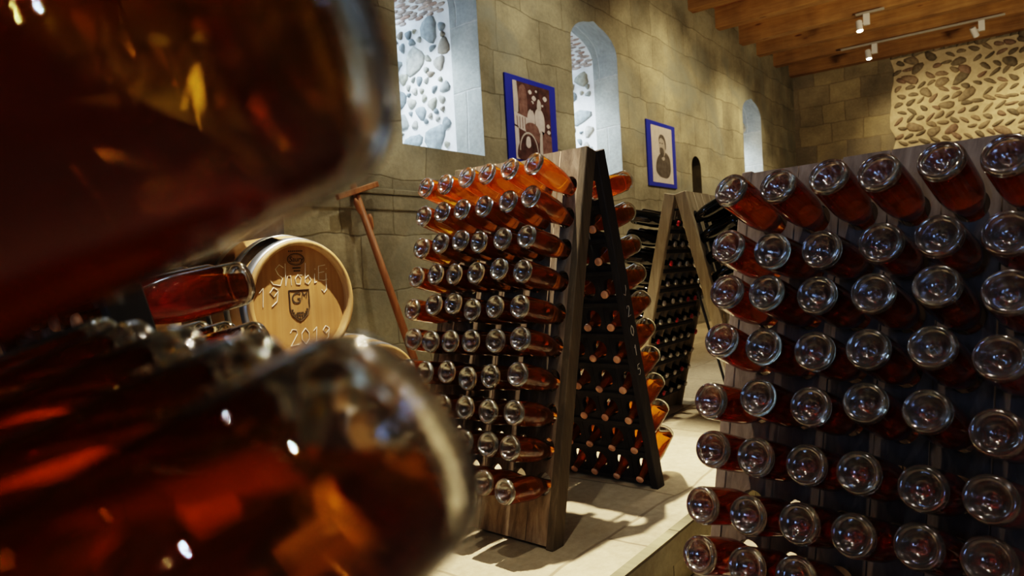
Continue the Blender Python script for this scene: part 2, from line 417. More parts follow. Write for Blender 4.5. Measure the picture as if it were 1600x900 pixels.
for nm, args, m in (('wall_back', (XB - .3, XB, YR, YL, LOW - .1, ZC), 'plaster'), ('wall_right', (XB, XF, YR - .3, YR, LOW - .1, ZC), 'plaster_x')):
    bm = bmesh.new()
    if nm == 'wall_back':
        hole = arch(-3.4, -2.0, 1.0, 2.7, 3.3); h2 = arch(.2, 1.6, 1.0, 2.7, 3.3)
        bm.free(); bm = curve_fill([[(YR, LOW - .1), (YL, LOW - .1), (YL, ZC), (YR, ZC)], hole, h2])
        for v in bm.verts: v.co = Vector((XB, v.co.x, v.co.y))
    else: box(bm, *args)
    obj(nm, bm, M[m], kind='structure')
for i, (y0, y1) in enumerate(((-3.4, -2.0), (.2, 1.6))):
    w = empty('window_%d' % (6 + i), (XB, (y0 + y1) / 2, 1.0)); w['kind'] = 'structure'
    bm = bmesh.new(); pp = arch(y0, y1, 1.0, 2.7, 3.3); n = len(pp)
    fr = [bm.verts.new((0, p[0] - w.location.y, p[1] - 1)) for p in pp]; bk = [bm.verts.new((-.4, p[0] - w.location.y, p[1] - 1)) for p in pp]
    for k in range(n): bm.faces.new((fr[k], fr[(k + 1) % n], bk[(k + 1) % n], bk[k]))
    obj('reveal', bm, M['white_mortar'], w, 'structure')
    bm = bmesh.new(); bm.faces.new([bm.verts.new((-.38, p[0] - w.location.y, p[1] - 1)) for p in pp])
    obj('pane', bm, M['pane'], w, 'structure')

bm = bmesh.new(); box(bm, XB - .3, XF + .3, YR - .3, YL + .05, ZC, ZC + .15)
obj('ceiling', bm, M['board'], kind='structure')
JX = [15.08, 14.0, 12.98, 12.05, 10.94, 9.85, 8.76, 7.67, 6.58, 5.49, 4.40, 3.31, 2.22, 1.13, .04, -1.05, -2.14, -3.23]
for i, x in enumerate(JX):
    bm = bmesh.new(); box(bm, x, x + .19, YR, YL + .04, 4.655, ZC + .01); bevel(bm, .006, 1)
    o = obj('ceiling_joist', bm, M['joist'], kind='structure')

bm = bmesh.new(); box(bm, XB, XF, STEP_Y, YL, -.4, 0)
obj('floor', bm, M['flag'], kind='structure')
bm = bmesh.new(); box(bm, XB, XF, YR, STEP_Y, LOW - .2, LOW)
obj('floor_lower', bm, M['flag_low'], kind='structure')
bm = bmesh.new()
box(bm, XB, XF, STEP_Y - .03, STEP_Y + .01, -.10, .004); box(bm, XB, XF, STEP_Y - .012, STEP_Y + .01, LOW, -.10)
obj('trim_4', bm, M['riser'], kind='structure')

# ------------------------------------------------------------------ riddling racks
TL = .2405; ST, CT = sin(TL), cos(TL)
LEAF = 1.43 / CT
class Rack:
    """frame: x outward of the right leaf, y along the rack away from its near end, z up"""
    def __init__(s, name, cx, cy, axis, zf, label, width, y0, mats, h=1.43, pitch=(.1224, .1224), stile=None, bat=None, rows=10, right=None, v0=.152, rest=.007, ry=.041, solid=False, ncol=6):
        s.h, s.w, s.y0, s.pitch, s.zf, s.v0, s.rest, s.solid, s.ry, s.ncol = h, width, y0, pitch, zf, v0, rest, solid, ry, ncol
        a = Vector((axis[0], axis[1], 0)).normalized()
        s.x, s.a, s.o = Vector((a.y, -a.x, 0)), a, Vector((cx, cy, zf))
        s.root = empty(name, s.o, atan2(-a.x, a.y))
        tag(s.root, label, 'bottle rack', 'a frame bottle racks')
        for side in (-1, 1):
            s.leaf(side, mats if side < 0 or not right else right, (stile or mats) if side < 0 or not right else right, bat or mats, rows)
        bm = bmesh.new()
        for yy in (.1, width - .1): tube(bm, [(-.05, yy, h - .09), (.05, yy, h - .09)], .006)
        obj('hinge', bm, M['iron'], s.root)
    def loc(s, side, y, up, out):           # leaf coordinates -> rack frame; up measured from the foot, out from the front face
        top = s.h
        v = s.h / CT - up
        return Vector((side * (.06 + v * ST + out * CT), y, top - v * CT + out * ST))
    def leaf(s, side, mb, ms, mt, rows):
        L = s.h / CT; p = s.pitch[0 if side < 0 else 1]
        N = s.ncol; cols = [s.y0 + .113 * k for k in range(N)]
        cut = [0] + [(cols[k] + cols[k + 1]) / 2 for k in range(N - 1)] + [s.w]
        rng = random.Random(int(s.o.x * 100) + side)
        sp = []
        for a, b in zip(cut, cut[1:]):
            t = L - rng.choice((0, 0, .004, .012)); lo = .012
            sp.append([(a + .0018, lo), (b - .0018, lo), (b - .0018, t), (a + .0018, t)])
        for k in range(N):
            for r in range(0 if s.solid and side > 0 else rows):
                cy, cz = cols[k], L - s.v0 - p * r
                sp.append([(cy + .036 * cos(2 * pi * q / 24), cz + s.ry * sin(2 * pi * q / 24)) for q in range(24)])
        bm = curve_fill(sp, .015)
        for v in bm.verts: v.co = s.loc(side, v.co.x, v.co.y, v.co.z - .015)
        pan = obj('rack_panel', bm, mb, s.root)
        for yy in (0, s.w - .03):
            bm = bmesh.new(); box(bm, yy - .001, yy + .031, 0, L + .002, -.062, .002, f=lambda y, u, o: s.loc(side, y, u, o)); bevel(bm, .003, 1)
            obj('stile', bm, ms, pan)
        for r in range(rows):
            zz = L - s.v0 - p * (r + .5)
            bm = bmesh.new(); box(bm, .03, s.w - .03, zz - .012, zz + .008, -.042, -.03, f=lambda y, u, o: s.loc(side, y, u, o)); bevel(bm, .002, 1)
            obj('batten', bm, mt, pan)
    def hole(s, side, y, row):
        p = s.loc(side, y, s.h / CT - s.v0 - s.rest - s.pitch[0 if side < 0 else 1] * row, 0)
        return s.o + s.x * p.x + s.a * p.y + Vector((0, 0, p.z))
    def pose(s, side, y, row, e, psi, L=.21):
        """matrix of a bottle with its neck in the hole; e = how far the base points up, psi = swing along the rack"""
        e, psi = rad(e), rad(psi)
        d = s.x * side * cos(e) * cos(psi) + s.a * cos(e) * sin(psi) + Vector((0, 0, sin(e)))
        b = s.hole(side, y, row) + d * L
        up = Vector((0, 0, 1)); yv = (up - d * up.dot(d)).normalized(); zv = -d; xv = yv.cross(zv)
        return Matrix(((xv.x, yv.x, zv.x, b.x), (xv.y, yv.y, zv.y, b.y), (xv.z, yv.z, zv.z, b.z), (0, 0, 0, 1)))

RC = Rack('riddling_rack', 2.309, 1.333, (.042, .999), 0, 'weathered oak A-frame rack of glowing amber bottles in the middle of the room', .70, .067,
          M['pale_wood'], pitch=(.1224, .136), stile=M['pale_stile'], bat=M['dark_wood'], right=M['dark_wood'])  # right leaf in dark oak, shade inside the rack put into its colour
RR = Rack('riddling_rack', 1.83, -.125, (.209, .978), LOW, 'grey oak rack of dark amber bottles at the right edge, on the lower floor', .78, .107,
          M['grey_wood'], bat=M['dark_wood'], solid=True, v0=.154, rest=.005, ry=.0385)  # unseen back leaf left without holes to block light through the front
RF = Rack('riddling_rack', -.192, .166, (.209, .978), LOW, 'rack holding the big blurred amber bottles closest to the camera', .60, .067, M['grey_wood'], bat=M['dark_wood'], v0=.127, rest=0, ncol=5)
RG = Rack('riddling_rack', .354, 1.18, (.042, .999), 0, 'rack with a few amber bottles in front of the oak barrels', .70, .067, M['grey_wood'], stile=M['dark_wood'], bat=M['dark_wood'], v0=.127, rest=0)
RD = Rack('riddling_rack', 3.625, 1.603, (1, 0), 0, 'A-frame rack of dark green bottles behind the middle rack, under the portrait', .70, .067,
          M['tan_wood'], h=1.36, pitch=(.118, .118), stile=M['tan_wood'], bat=M['dark_wood'])
# chalked year on the end of the middle rack's right leaf
GLY = {'2': [[(0, .8), (.15, 1), (.45, .95), (.5, .7), (0, 0), (.6, .05)]], '0': [[(.3, 1), (.02, .7), (.02, .3), (.3, 0), (.55, .3), (.55, .7), (.3, 1)]],
       '1': [[(.1, .75), (.35, 1), (.28, 0)]], '5': [[(.55, 1), (.12, .98), (.06, .55), (.4, .6), (.5, .25), (.25, 0), (0, .08)]],
       '9': [[(.5, .85), (.25, 1), (.03, .75), (.25, .5), (.52, .8), (.42, .25), (.1, 0)]],
       'S': [[(.6, .85), (.35, 1), (.1, .8), (.25, .55), (.5, .35), (.35, .02), (-.1, .1), (-.25, .3)]],
       'h': [[(.1, 1.05), (.05, 0), (.2, .45), (.4, .45), (.42, 0)]], 'o': [[(.25, .5), (.05, .3), (.1, .05), (.35, .02), (.42, .3), (.25, .5), (.5, .45)]],
       'b': [[(.15, 1.05), (.05, .1), (.25, 0), (.45, .2), (.3, .45), (.08, .3)]], 'i': [[(.1, .5), (.05, .05), (.2, .1)], [(.14, .7), (.15, .75)]],
       'j': [[(.25, .5), (.22, -.3), (.05, -.45), (-.1, -.3)], [(.28, .7), (.29, .75)]],
       'E': [[(.5, .85), (.05, .8), (0, .1), (.35, .05), (.6, .1)], [(.02, .45), (.4, .5)]],
       'L': [[(-.1, .3), (.2, .1), (.5, .6), (.55, 1)]]}
def chalk(bm, s, size, put, r=.0022, gap=.72):
    x = 0
    for ch in s:
        for st in GLY[ch]: tube(bm, [put((x + p[0]) * size, p[1] * size) for p in st], r * .8, 5)
        x += gap
pan_r = [c for c in RC.root.children if c.name.startswith('rack_panel')][1]
bm = bmesh.new()
for k, ch in enumerate('L2015'):
    u0 = .88 - k * .085
    chalk(bm, ch, .05, lambda a, b, u0=u0: RC.loc(1, -.003, u0 + b * .9, -.05 + a * .72), .0013)
o = obj('chalk_number', bm, M['chalk'], pan_r); o['label'] = 'white chalk 2015'

# ------------------------------------------------------------------ bottles
BODY = [(.044, .014), (.0442, .06), (.044, .120), (.0433, .134), (.0410, .152), (.0372, .170), (.0325, .188), (.0275, .206), (.0228, .225), (.0190, .245), (.0164, .264), (.0150, .280),
        (.0168, .2815), (.0172, .286), (.0168, .2905), (.0147, .2915), (.0147, .300)]
PUNT = [(0, .0205), (.0028, .0212), (.0045, .0235), (.008, .0262), (.0135, .0250), (.019, .0205), (.0245, .0135), (.029, .0065), (.0325, .0022), (.0352, .0008), (.038, .0004), (.0405, .0018), (.0424, .0052), (.0435, .0095), (.044, .014)]
INNER = [(.0405, .0150), (.036, .0120), (.031, .0150), (.025, .0215), (.018, .0285), (.010, .0325), (0, .0338)]
def knurl(r, z, k): return (-.0011 if (r > .034 and r < .0415 and z < .006 and k % 2) else 0)
bm = bmesh.new(); lathe(bm, BODY, 56); ME_BODY = mesh_of(bm, 'bottle_glass', M['shell'], True)
bm = bmesh.new(); lathe(bm, PUNT + INNER, 128, knurl); bmesh.ops.remove_doubles(bm, verts=bm.verts, dist=1e-6); ME_BASE = mesh_of(bm, 'bottle_base', M['base'], True)
def cap_mesh(name, m):
    bm = bmesh.new(); lathe(bm, [(0, .3035), (.012, .3032), (.0148, .3015), (.0160, .2985), (.0166, .2935), (.0152, .2932)], 42, lambda r, z, k: 0)
    return mesh_of(bm, name, m, True)
CAP = {k: cap_mesh(k, M[k]) for k in ('cap', 'red_cap', 'silver_cap')}
bm = bmesh.new(); lathe(bm, PUNT[:-1] + BODY, 28); ME_DARK = mesh_of(bm, 'dark_bottle', M['dark_glass'], True)
LIQ = {}
def liquid(e, y0, mat):
    key = (e, y0, mat)
    if key not in LIQ:
        bm = bmesh.new()
        prof = [(r, z + .0012) for r, z in reversed(INNER[1:])] + [(.0400, .0168)] + [(max(r - .0020, .009), z) for r, z in BODY[1:12]] + [(.0125, .285), (0, .288)]
        lathe(bm, prof, 56)
        n = Vector((0, cos(rad(e)), -sin(rad(e))))
        bmesh.ops.recalc_face_normals(bm, faces=bm.faces)
        g = bmesh.ops.bisect_plane(bm, geom=bm.verts[:] + bm.edges[:] + bm.faces[:], plane_co=(0, y0, .02), plane_no=n, clear_outer=True)
        ed = [x for x in g['geom_cut'] if isinstance(x, bmesh.types.BMEdge)]
        top = bmesh.ops.edgeloop_fill(bm, edges=ed)['faces']
        me = mesh_of(bm, 'wine_level', M[mat], True)
        for p in me.polygons:
            if p.normal.dot(n) > .999 and p.area > 1e-4: p.use_smooth = False
        LIQ[key] = me
    return LIQ[key]

def bottle(mw, e, label, group, mat='amber', y0=.018, cap='cap', dark=False):
    o = link('dark_sparkling_bottle' if dark else 'sparkling_bottle', ME_DARK if dark else ME_BODY, mw=mw)
    tag(o, label, 'bottle', group)
    if not dark:
        link('base', ME_BASE, o)
        w = link('wine', liquid(5 * round(e / 5), y0, mat), o)
    link('crown_cap', CAP[cap], o)
    return o

# measured tilt of every bottle: (base raised, swing), rows from the top, columns left to right in the photo
TC = [[(18, 6), (18, 6), (22, 5), (22, 7), (23, 7), (24, 7)], [(18, 4), (20, 6), (20, 7), (20, 6), (22, 4), (24, 7)], [(14, 0), (18, 2), (19, 3), (15, 7), (16, 6), (16, 6)],
      [(15, 3), (17, 4), (16, 7), (16, 7), (19, 7), (15, 7)], [(12, 3), (17, 1), (18, 3), (11, 6), (14, 7), (14, 6)], [(13, -4), (11, -1), (12, 1), (13, 3), (14, 1), (17, 1)],
      [(13, 0), (12, 2), (14, 1), (9, 2), (13, 3), (17, 0)], [(12, 1), (13, 0), (13, 2), (14, 1), (13, 1), (15, 0)], [(14, 0), (13, 1), (13, 0), (15, -2), (16, -3), (16, 1)], [(12, 0), (13, 0), (13, -1), (12, 0), (14, -2), (10, 2)]]
for j in range(10):
    for i in range(6):
        e, p = TC[j][i]
        bottle(RC.pose(-1, .067 + .113 * (5 - i), j, e, p), e, "amber bottle in middle rack's left leaf, %s row from top, %s from leaf's right edge" % (ORD[j], ORD[5 - i]),
               'bottles in the left leaf of the middle rack')
EC = [14, 16, 14, 16, 20, 23, 25, 27, 30, 32]
for j in range(10):
    for k in range(6):
        e = EC[j] + (random.uniform(-3, 3) if k else 0)
        bottle(RC.pose(1, .067 + .113 * k, j, e, random.uniform(-4, 4) if k else 0, .232 if j == 0 else .21), EC[j], "amber bottle in middle rack's right leaf, %s row from top, %s from leaf's near edge" % (ORD[j], ORD[k]),
               'bottles in the right leaf of the middle rack')
TR = [[(26, 4), (24, 0), (26, -2), (24, 0), (26, -1), (24, 0)], [(19, 1), (14, 0), (13, -1), (15, -4), (17, -2), (16, -2)], [(22, -1), (21, 2), (19, 0), (20, -1), (24, -2), (20, -3)],
      [(23, 0), (20, 1), (19, -1), (22, 0), (25, -1), (21, 0)], [(16, 4), (22, 2), (20, -1), (26, 0), (25, 0), (18, 0)], [(19, -1), (19, 0), (20, -1), (21, 1), (19, 0), (20, 2)],
      [(16, 3), (17, 2), (20, 1), (21, 2), (24, 1), (25, 2)], [(19, 2), (21, 0), (24, 1), (21, 0), (22, 1), (20, 0)]]
for j in range(8):
    for i in range(6):
        e, p = TR[j][i]
        bottle(RR.pose(-1, .107 + .113 * (5 - i), j, e, p), e, "dark amber bottle in the grey right-hand rack, %s row from top, %s column from left" % (ORD[j], ORD[i]),
               'bottles in the right-hand rack', 'deep', .006)
for j in (1, 2, 3):
    for k in range(5):
        e, ps = {(1, 0): (23, 1), (2, 0): (21, 6)}.get((j, k), (20, 0))
        lab = {1: 'upper', 2: 'middle', 3: 'lower'}[j]
        bottle(RF.pose(1, .067 + .113 * k, j, e, ps), 20, 'large blurred amber bottle of the closest rack, %s row, %s from the camera' % (lab, ORD[k]),
               'bottles of the closest rack', 'near', .012)
for j in (3, 4, 5):
    for k in range(3):
        bottle(RG.pose(1, .067 + .113 * k, j, 10, 0), 10, 'amber bottle in front of the barrels, %s row of three, %s from the near end' % ({3: 'top', 4: 'middle', 5: 'bottom'}[j], ORD[k]),
               'bottles in front of the barrels', 'near', .022)
rng = random.Random(5)
for j in range(10):
    for k in range(6):
        e = 12 + rng.uniform(-4, 4)
        bottle(RD.pose(-1, .067 + .113 * k, j, e, rng.uniform(-4, 4)), e, 'dark green bottle in back rack\'s left leaf, %s row from top, %s from near end' % (ORD[j], ORD[k]),
               'bottles in the left leaf of the back rack', dark=True, cap=rng.choice(('silver_cap', 'silver_cap', 'red_cap')))
for j in range(4):
    for k in range(6):
        e = 24 + rng.uniform(-3, 3)
        bottle(RD.pose(1, .067 + .113 * k, j, e, rng.uniform(-3, 3)), e, 'dark green bottle in back rack\'s right leaf, %s row from top, %s from near end' % (ORD[j], ORD[k]),
               'bottles in the right leaf of the back rack', dark=True, cap='silver_cap')
bm = bmesh.new(); tube(bm, [(.29, .02, .06), (.10, .02, .80)], .008, 8)
o = obj('prop_bar', bm, M['iron'], RD.root)

# ------------------------------------------------------------------ barrels
def stave_r(t): return .283 + .062 * (1 - (2 * t - 1) ** 2)
BL = .95
bm = bmesh.new(); seg = 96
prof = [(stave_r(0) - .022, .045), (stave_r(0) - .022, .0), (stave_r(0), 0)] + [(stave_r(k / 20), BL * k / 20) for k in range(1, 21)] + [(stave_r(1) - .022, BL), (stave_r(1) - .022, BL - .045)]
lathe(bm, prof, seg)
ME_STAVES = mesh_of(bm, 'staves', M['stave'], True)
HOOPS = [(.012, .052), (.115, .150), (.24, .275), (.675, .71), (.80, .835), (.898, .938)]
ME_HOOPS = []
for a, b in HOOPS:
    bm = bmesh.new(); lathe(bm, [(stave_r(a / BL) + .0005, a), (stave_r(a / BL) + .003, a), (stave_r(b / BL) + .003, b), (stave_r(b / BL) + .0005, b)], 96)
    ME_HOOPS.append(mesh_of(bm, 'hoop', M['hoop'], True))
def head_mesh(zz):
    bm = bmesh.new(); bmesh.ops.create_circle(bm, cap_ends=True, segments=96, radius=.2625)
    for v in bm.verts: v.co = Vector((v.co.x, v.co.y, zz))
    return mesh_of(bm, 'head', M['head'])
ME_HEAD = [head_mesh(.042), head_mesh(BL - .042)]
bm = bmesh.new(); lathe(bm, [(.022, .335), (.02, .365), (.014, .368), (.013, .385), (0, .385)], 24); ME_BUNG = mesh_of(bm, 'bung', plain('pale bung', (.75, .62, .4), .6), True)
def barrel(x, y, z, label, turn=0):
    """axis along +y from the head that faces the room; local z = axis, local -y up"""
    mw = Matrix(((1, 0, 0, x), (0, 0, 1, y), (0, -1, 0, z), (0, 0, 0, 1)))
    o = link('oak_barrel', ME_STAVES, mw=mw); tag(o, label, 'barrel', 'stacked oak barrels')
    for m in ME_HEAD: link('head', m, o)
    for m in ME_HOOPS: link('hoop', m, o)
    b = link('bung', ME_BUNG, o); b.matrix_local = Matrix.Translation((0, 0, BL / 2)) @ Matrix.Rotation(rad(90), 4, 'X')
    return o
BY = 2.70
b1 = barrel(1.925, BY, .888, 'oak barrel with chalked writing and a dark crest, behind the foreground bottles')
barrel(1.065, BY, .888, 'oak barrel left of the chalked barrel, half hidden by bottles')
barrel(1.495, BY + .02, 1.432, 'oak barrel on top of the barrel stack')
barrel(1.495, BY, .345, 'oak barrel on the floor under the chalked barrel, left one')
barrel(2.355, BY, .345, 'oak barrel on the floor under the chalked barrel, nearest the leaning staff')
barrel(.635, BY, .345, 'oak barrel on the floor at the left end of the stack')
# marks on the front head of the chalked barrel (head faces -y; local x right, local -y up, local -z out)
hd = [c for c in b1.children if c.name.startswith('head')][0]
HM = lambda x, y, out=.0: Vector((x, -y, .0405 - out))
for txt, sz, x0, y0, ys, r_, gp in (('19', .085, -.215, -.015, 1, .0028, .72), ('Shobij', .085, -.125, .075, 1.15, .0024, .62), ('E', .085, .115, .085, 1.1, .0022, .62), ('2019', .075, -.06, -.205, 1, .002, .8)):
    bm = bmesh.new(); chalk(bm, txt, sz, lambda a, b: HM(x0 + a, y0 + b * ys), r_, gp)
    o = obj('chalk_writing', bm, M['chalk'], hd); o['label'] = 'white chalk ' + txt
bm = bmesh.new()
tube(bm, [HM(.045 * cos(t) - .005, .195 + .027 * sin(t)) for t in [2 * pi * k / 40 for k in range(41)]], .0016, 5)
tube(bm, [HM(.039 * cos(t) - .005, .195 + .022 * sin(t)) for t in [2 * pi * k / 40 for k in range(41)]], .0008, 5)
for k in range(8): box(bm, -.043 + k * .010, -.0375 + k * .010, -.236, -.231, .039, .041)
for k in range(5): box(bm, -.026 + k * .009, -.019 + k * .009, -.158, -.152, .039, .041)
for k in range(4): box(bm, -.021 + k * .009, -.014 + k * .009, -.144, -.138, .039, .041)
STAMP1 = bm; bm = bmesh.new()
sh = [(-.055, .055), (.055, .055), (.055, -.03), (.045, -.058), (.022, -.08), (0, -.09), (-.022, -.08), (-.045, -.058), (-.055, -.03), (-.055, .055)]
tube(bm, [HM(a, b - .003) for a, b in sh], .0022, 5)
tube(bm, [HM(a * .91, b * .91 - .003) for a, b in sh], .0009, 5)
for k in range(9):
    t = rad(200 + k * 17.5); box(bm, .042 * cos(t) - .0035, .042 * cos(t) + .0035, .03 - .046 * sin(t) - .009, .03 - .046 * sin(t) + .001, .039, .041)
for k in range(4): box(bm, -.018 + k * .010, -.011 + k * .010, .052, .062, .039, .041)
for s_, sz, x, y, shr in (('Saury', .034, -.005, .195, .25), ('G', .075, -.018, .012, .1), ('M', .045, .026, .024, .2), ('v', .02, .006, .002, 0)):
    t = text_bm(s_, sz, .0006, shr)
    me = bpy.data.meshes.new('t'); 
    for v in t.verts: v.co = HM(v.co.x + x, v.co.y + y, v.co.z)
    t.to_mesh(me); t.free(); (STAMP1 if s_ == 'Saury' else bm).from_mesh(me); bpy.data.meshes.remove(me)
o = obj('oval_stamp', STAMP1, M['stamp'], hd); o['label'] = 'black stamped oval with lettering'
o = obj('crest_stamp', bm, M['stamp'], hd); o['label'] = 'black stamped shield crest'
# wedges that chock the upper barrel
for i, (x, y, lab) in enumerate(((1.77, BY + .03, 'dark wooden wedge between the top barrel and the chalked barrel'), (1.225, BY + .03, 'dark wooden wedge between the top barrel and its left neighbour'))):
    bm = bmesh.new(); sg = 1 if i == 0 else -1
    pts = [(-.10, -.01), (.09, .02), (.09, .10)]
    vs = [[bm.verts.new((sg * p[0], yy, p[1])) for p in pts] for yy in (0, .09)]
    bm.faces.new(vs[0]); bm.faces.new(vs[1][::-1])
    for k in range(3): bm.faces.new((vs[0][k], vs[0][(k + 1) % 3], vs[1][(k + 1) % 3], vs[1][k]))
    o = obj('wooden_wedge', bm, M['dark_wood'], mw=Matrix.Translation((x, y, 1.18))); tag(o, lab, 'wedge', 'wedges under the top barrel')

# ------------------------------------------------------------------ leaning staff
st = empty('wooden_staff', (3.62, 3.62, 0)); tag(st, 'reddish wooden staff with a crossbar, leaning on the stone wall beside the barrels', 'tool')
top = Vector((-.315, .345, 1.67))
bm = bmesh.new(); tube(bm, [(0, 0, 0), top * .5, top], [.030, .028, .024], 14); obj('shaft', bm, M['tool'], st, smooth=True)
d = top.normalized(); c0 = top - d * .055
bm = bmesh.new(); box(bm, -.20, .20, -.018, .018, -.021, .021); bevel(bm, .006)
o = obj('crossbar', bm, M['tool'], st)
o.matrix_local = Matrix.Translation(c0 + Vector((-.005, -.035, 0))) @ Matrix.Rotation(rad(-17), 4, 'Y')
for k, (t, sx) in enumerate(((.90, -1), (.83, 1))):
    bm = bmesh.new(); tube(bm, [(0, 0, -.065), (0, 0, -.03), (0, 0, .03), (0, 0, .06)], [.008, .019, .021, .009], 10)
    o = obj('peg', bm, M['tool'], st, smooth=True)
    o.matrix_local = Matrix.Translation(top * t + Vector((sx * .036, -.01, 0))) @ Matrix.Rotation(rad(-22 if sx < 0 else -8), 4, 'Y')

# ------------------------------------------------------------------ pictures on the wall
def blob(bm, pts, lay, mat, W, H, n=5):
    """smooth closed outline through pts (0..1 over the print)"""
    out = []
    m = len(pts)
    for i in range(m):
        p0, p1, p2, p3 = (Vector(pts[(i + k - 1) % m]) for k in range(4))
        for k in range(n):
            t = k / n
            out.append(.5 * ((2 * p1) + (p2 - p0) * t + (2 * p0 - 5 * p1 + 4 * p2 - p3) * t * t + (3 * p1 - p0 - 3 * p2 + p3) * t ** 3))
    f = bm.faces.new([bm.verts.new((q.x * W, -.0004 * lay, q.y * H)) for q in out]); f.material_index = mat
def poly(bm, pts, lay, mat, W, H):
    bm.faces.new([bm.verts.new((q[0] * W, -.0004 * lay, q[1] * H)) for q in pts]).material_index = mat
def picture(x0, z0, W, H, ix, iz, label, paint, mats):
    p = empty('wall_picture', (x0, YL, z0)); tag(p, label, 'picture', 'old photographs on blue panels')
    bm = bmesh.new(); box(bm, 0, W, -.02, -.001, 0, H); bevel(bm, .002, 1)
    obj('blue_panel', bm, M['blue'], p)
    bm = bmesh.new(); w, h = W - 2 * ix, H - 2 * iz
    poly(bm, [(0, 0), (1, 0), (1, 1), (0, 1)], 0, 0, w, h); paint(bm, w, h)
    o = link('print', mesh_of(bm, 'print', mats, recalc=False), p); o.location = (ix, -.0225, iz)
def paint_garden(bm, w, h):     # 0 dark, 1 mid, 2 white, 3 pale
    poly(bm, [(0, .55), (.14, .62), (.10, 1), (0, 1)], 1, 3, w, h)
    blob(bm, [(.13, .52), (.33, .55), (.36, .8), (.30, .97), (.16, .92), (.12, .7)], 1, 1, w, h)
    for x, y, s in ((.45, .9, .05), (.55, .83, .06), (.86, .86, .06), (.5, .77, .04), (.92, .5, .05), (.93, .42, .05), (.62, .93, .03), (.78, .76, .03)): blob(bm, [(x - s, y), (x, y - s * .6), (x + s, y), (x, y + s * .6)], 1, 2, w, h)
    poly(bm, [(0, .42), (.32, .36), (.36, .55), (0, .60)], 2, 2, w, h)
    for k in range(4): poly(bm, [(.06 + k * .07, .40), (.08 + k * .07, .40), (.08 + k * .07, .55), (.06 + k * .07, .555)], 3, 1, w, h)
    poly(bm, [(0, 0), (.1, 0), (.1, .42), (0, .44)], 2, 2, w, h)
    blob(bm, [(.34, .55), (.36, .46), (.52, .44), (.54, .6), (.46, .68), (.38, .64)], 3, 2, w, h)
    blob(bm, [(.55, .60), (.60, .42), (.78, .38), (.82, .55), (.76, .68), (.62, .70)], 3, 2, w, h)
    blob(bm, [(.62, .72), (.66, .68), (.73, .70), (.73, .80), (.66, .83)], 4, 3, w, h)
    blob(bm, [(.42, .70), (.47, .66), (.52, .70), (.50, .77), (.44, .77)], 4, 0, w, h)
    poly(bm, [(.66, .04), (1, .10), (1, .36), (.72, .42)], 3, 1, w, h)
    poly(bm, [(.62, 0), (.72, 0), (.74, .40), (.68, .42)], 4, 3, w, h)
    blob(bm, [(.28, .45), (.34, .28), (.55, .2), (.66, .3), (.62, .45), (.45, .5)], 5, 1, w, h)
    blob(bm, [(.05, .02), (.5, .0), (.64, .08), (.60, .26), (.40, .33), (.14, .26)], 6, 0, w, h)
    arc = [(.10 + .25 * (1 - cos(t)), .12 + .25 * sin(t)) for t in [pi * k / 14 for k in range(15)]]
    for a, b in zip(arc, arc[1:]):
        poly(bm, [a, b, (b[0] * .92 + .028, b[1] * .92 + .005), (a[0] * .92 + .028, a[1] * .92 + .005)], 7, 3, w, h)
    blob(bm, [(.27, .2), (.33, .16), (.40, .2), (.38, .3), (.30, .3)], 7, 2, w, h)
def paint_bust(bm, w, h):       # 0 paper, 1 ink, 2 skin
    blob(bm, [(.16, .22), (.30, .12), (.5, .09), (.72, .10), (.86, .20), (.88, .38), (.80, .50), (.62, .56), (.40, .52), (.22, .40)], 1, 1, w, h)
    blob(bm, [(.34, .70), (.37, .60), (.36, .55), (.50, .46), (.62, .52), (.66, .64), (.65, .78), (.54, .83), (.42, .81)], 2, 2, w, h)
    blob(bm, [(.35, .71), (.35, .80), (.44, .86), (.58, .85), (.67, .77), (.69, .64), (.65, .60), (.63, .70), (.58, .77), (.46, .80), (.38, .77)], 3, 1, w, h)
    blob(bm, [(.38, .61), (.45, .63), (.55, .61), (.58, .52), (.50, .42), (.42, .44), (.38, .52)], 4, 1, w, h)
    for x in (.40, .51): blob(bm, [(x - .04, .705), (x, .695), (x + .04, .705), (x, .72)], 4, 1, w, h)
    blob(bm, [(.45, .44), (.52, .40), (.60, .43), (.58, .47), (.5, .46)], 5, 2, w, h)
picture(5.24, 1.995, .86, .865, .115, .05, 'blue-bordered old photograph of figures in a garden, between two window niches', paint_garden, [M['print_dark'], M['print_mid'], M['print_white'], M['print_pale']])
picture(8.225, 1.965, .88, .865, .12, .055, 'blue-bordered portrait print of a bearded man in a dark coat', paint_bust, [M['print_pale'], M['print_ink'], M['print_skin']])

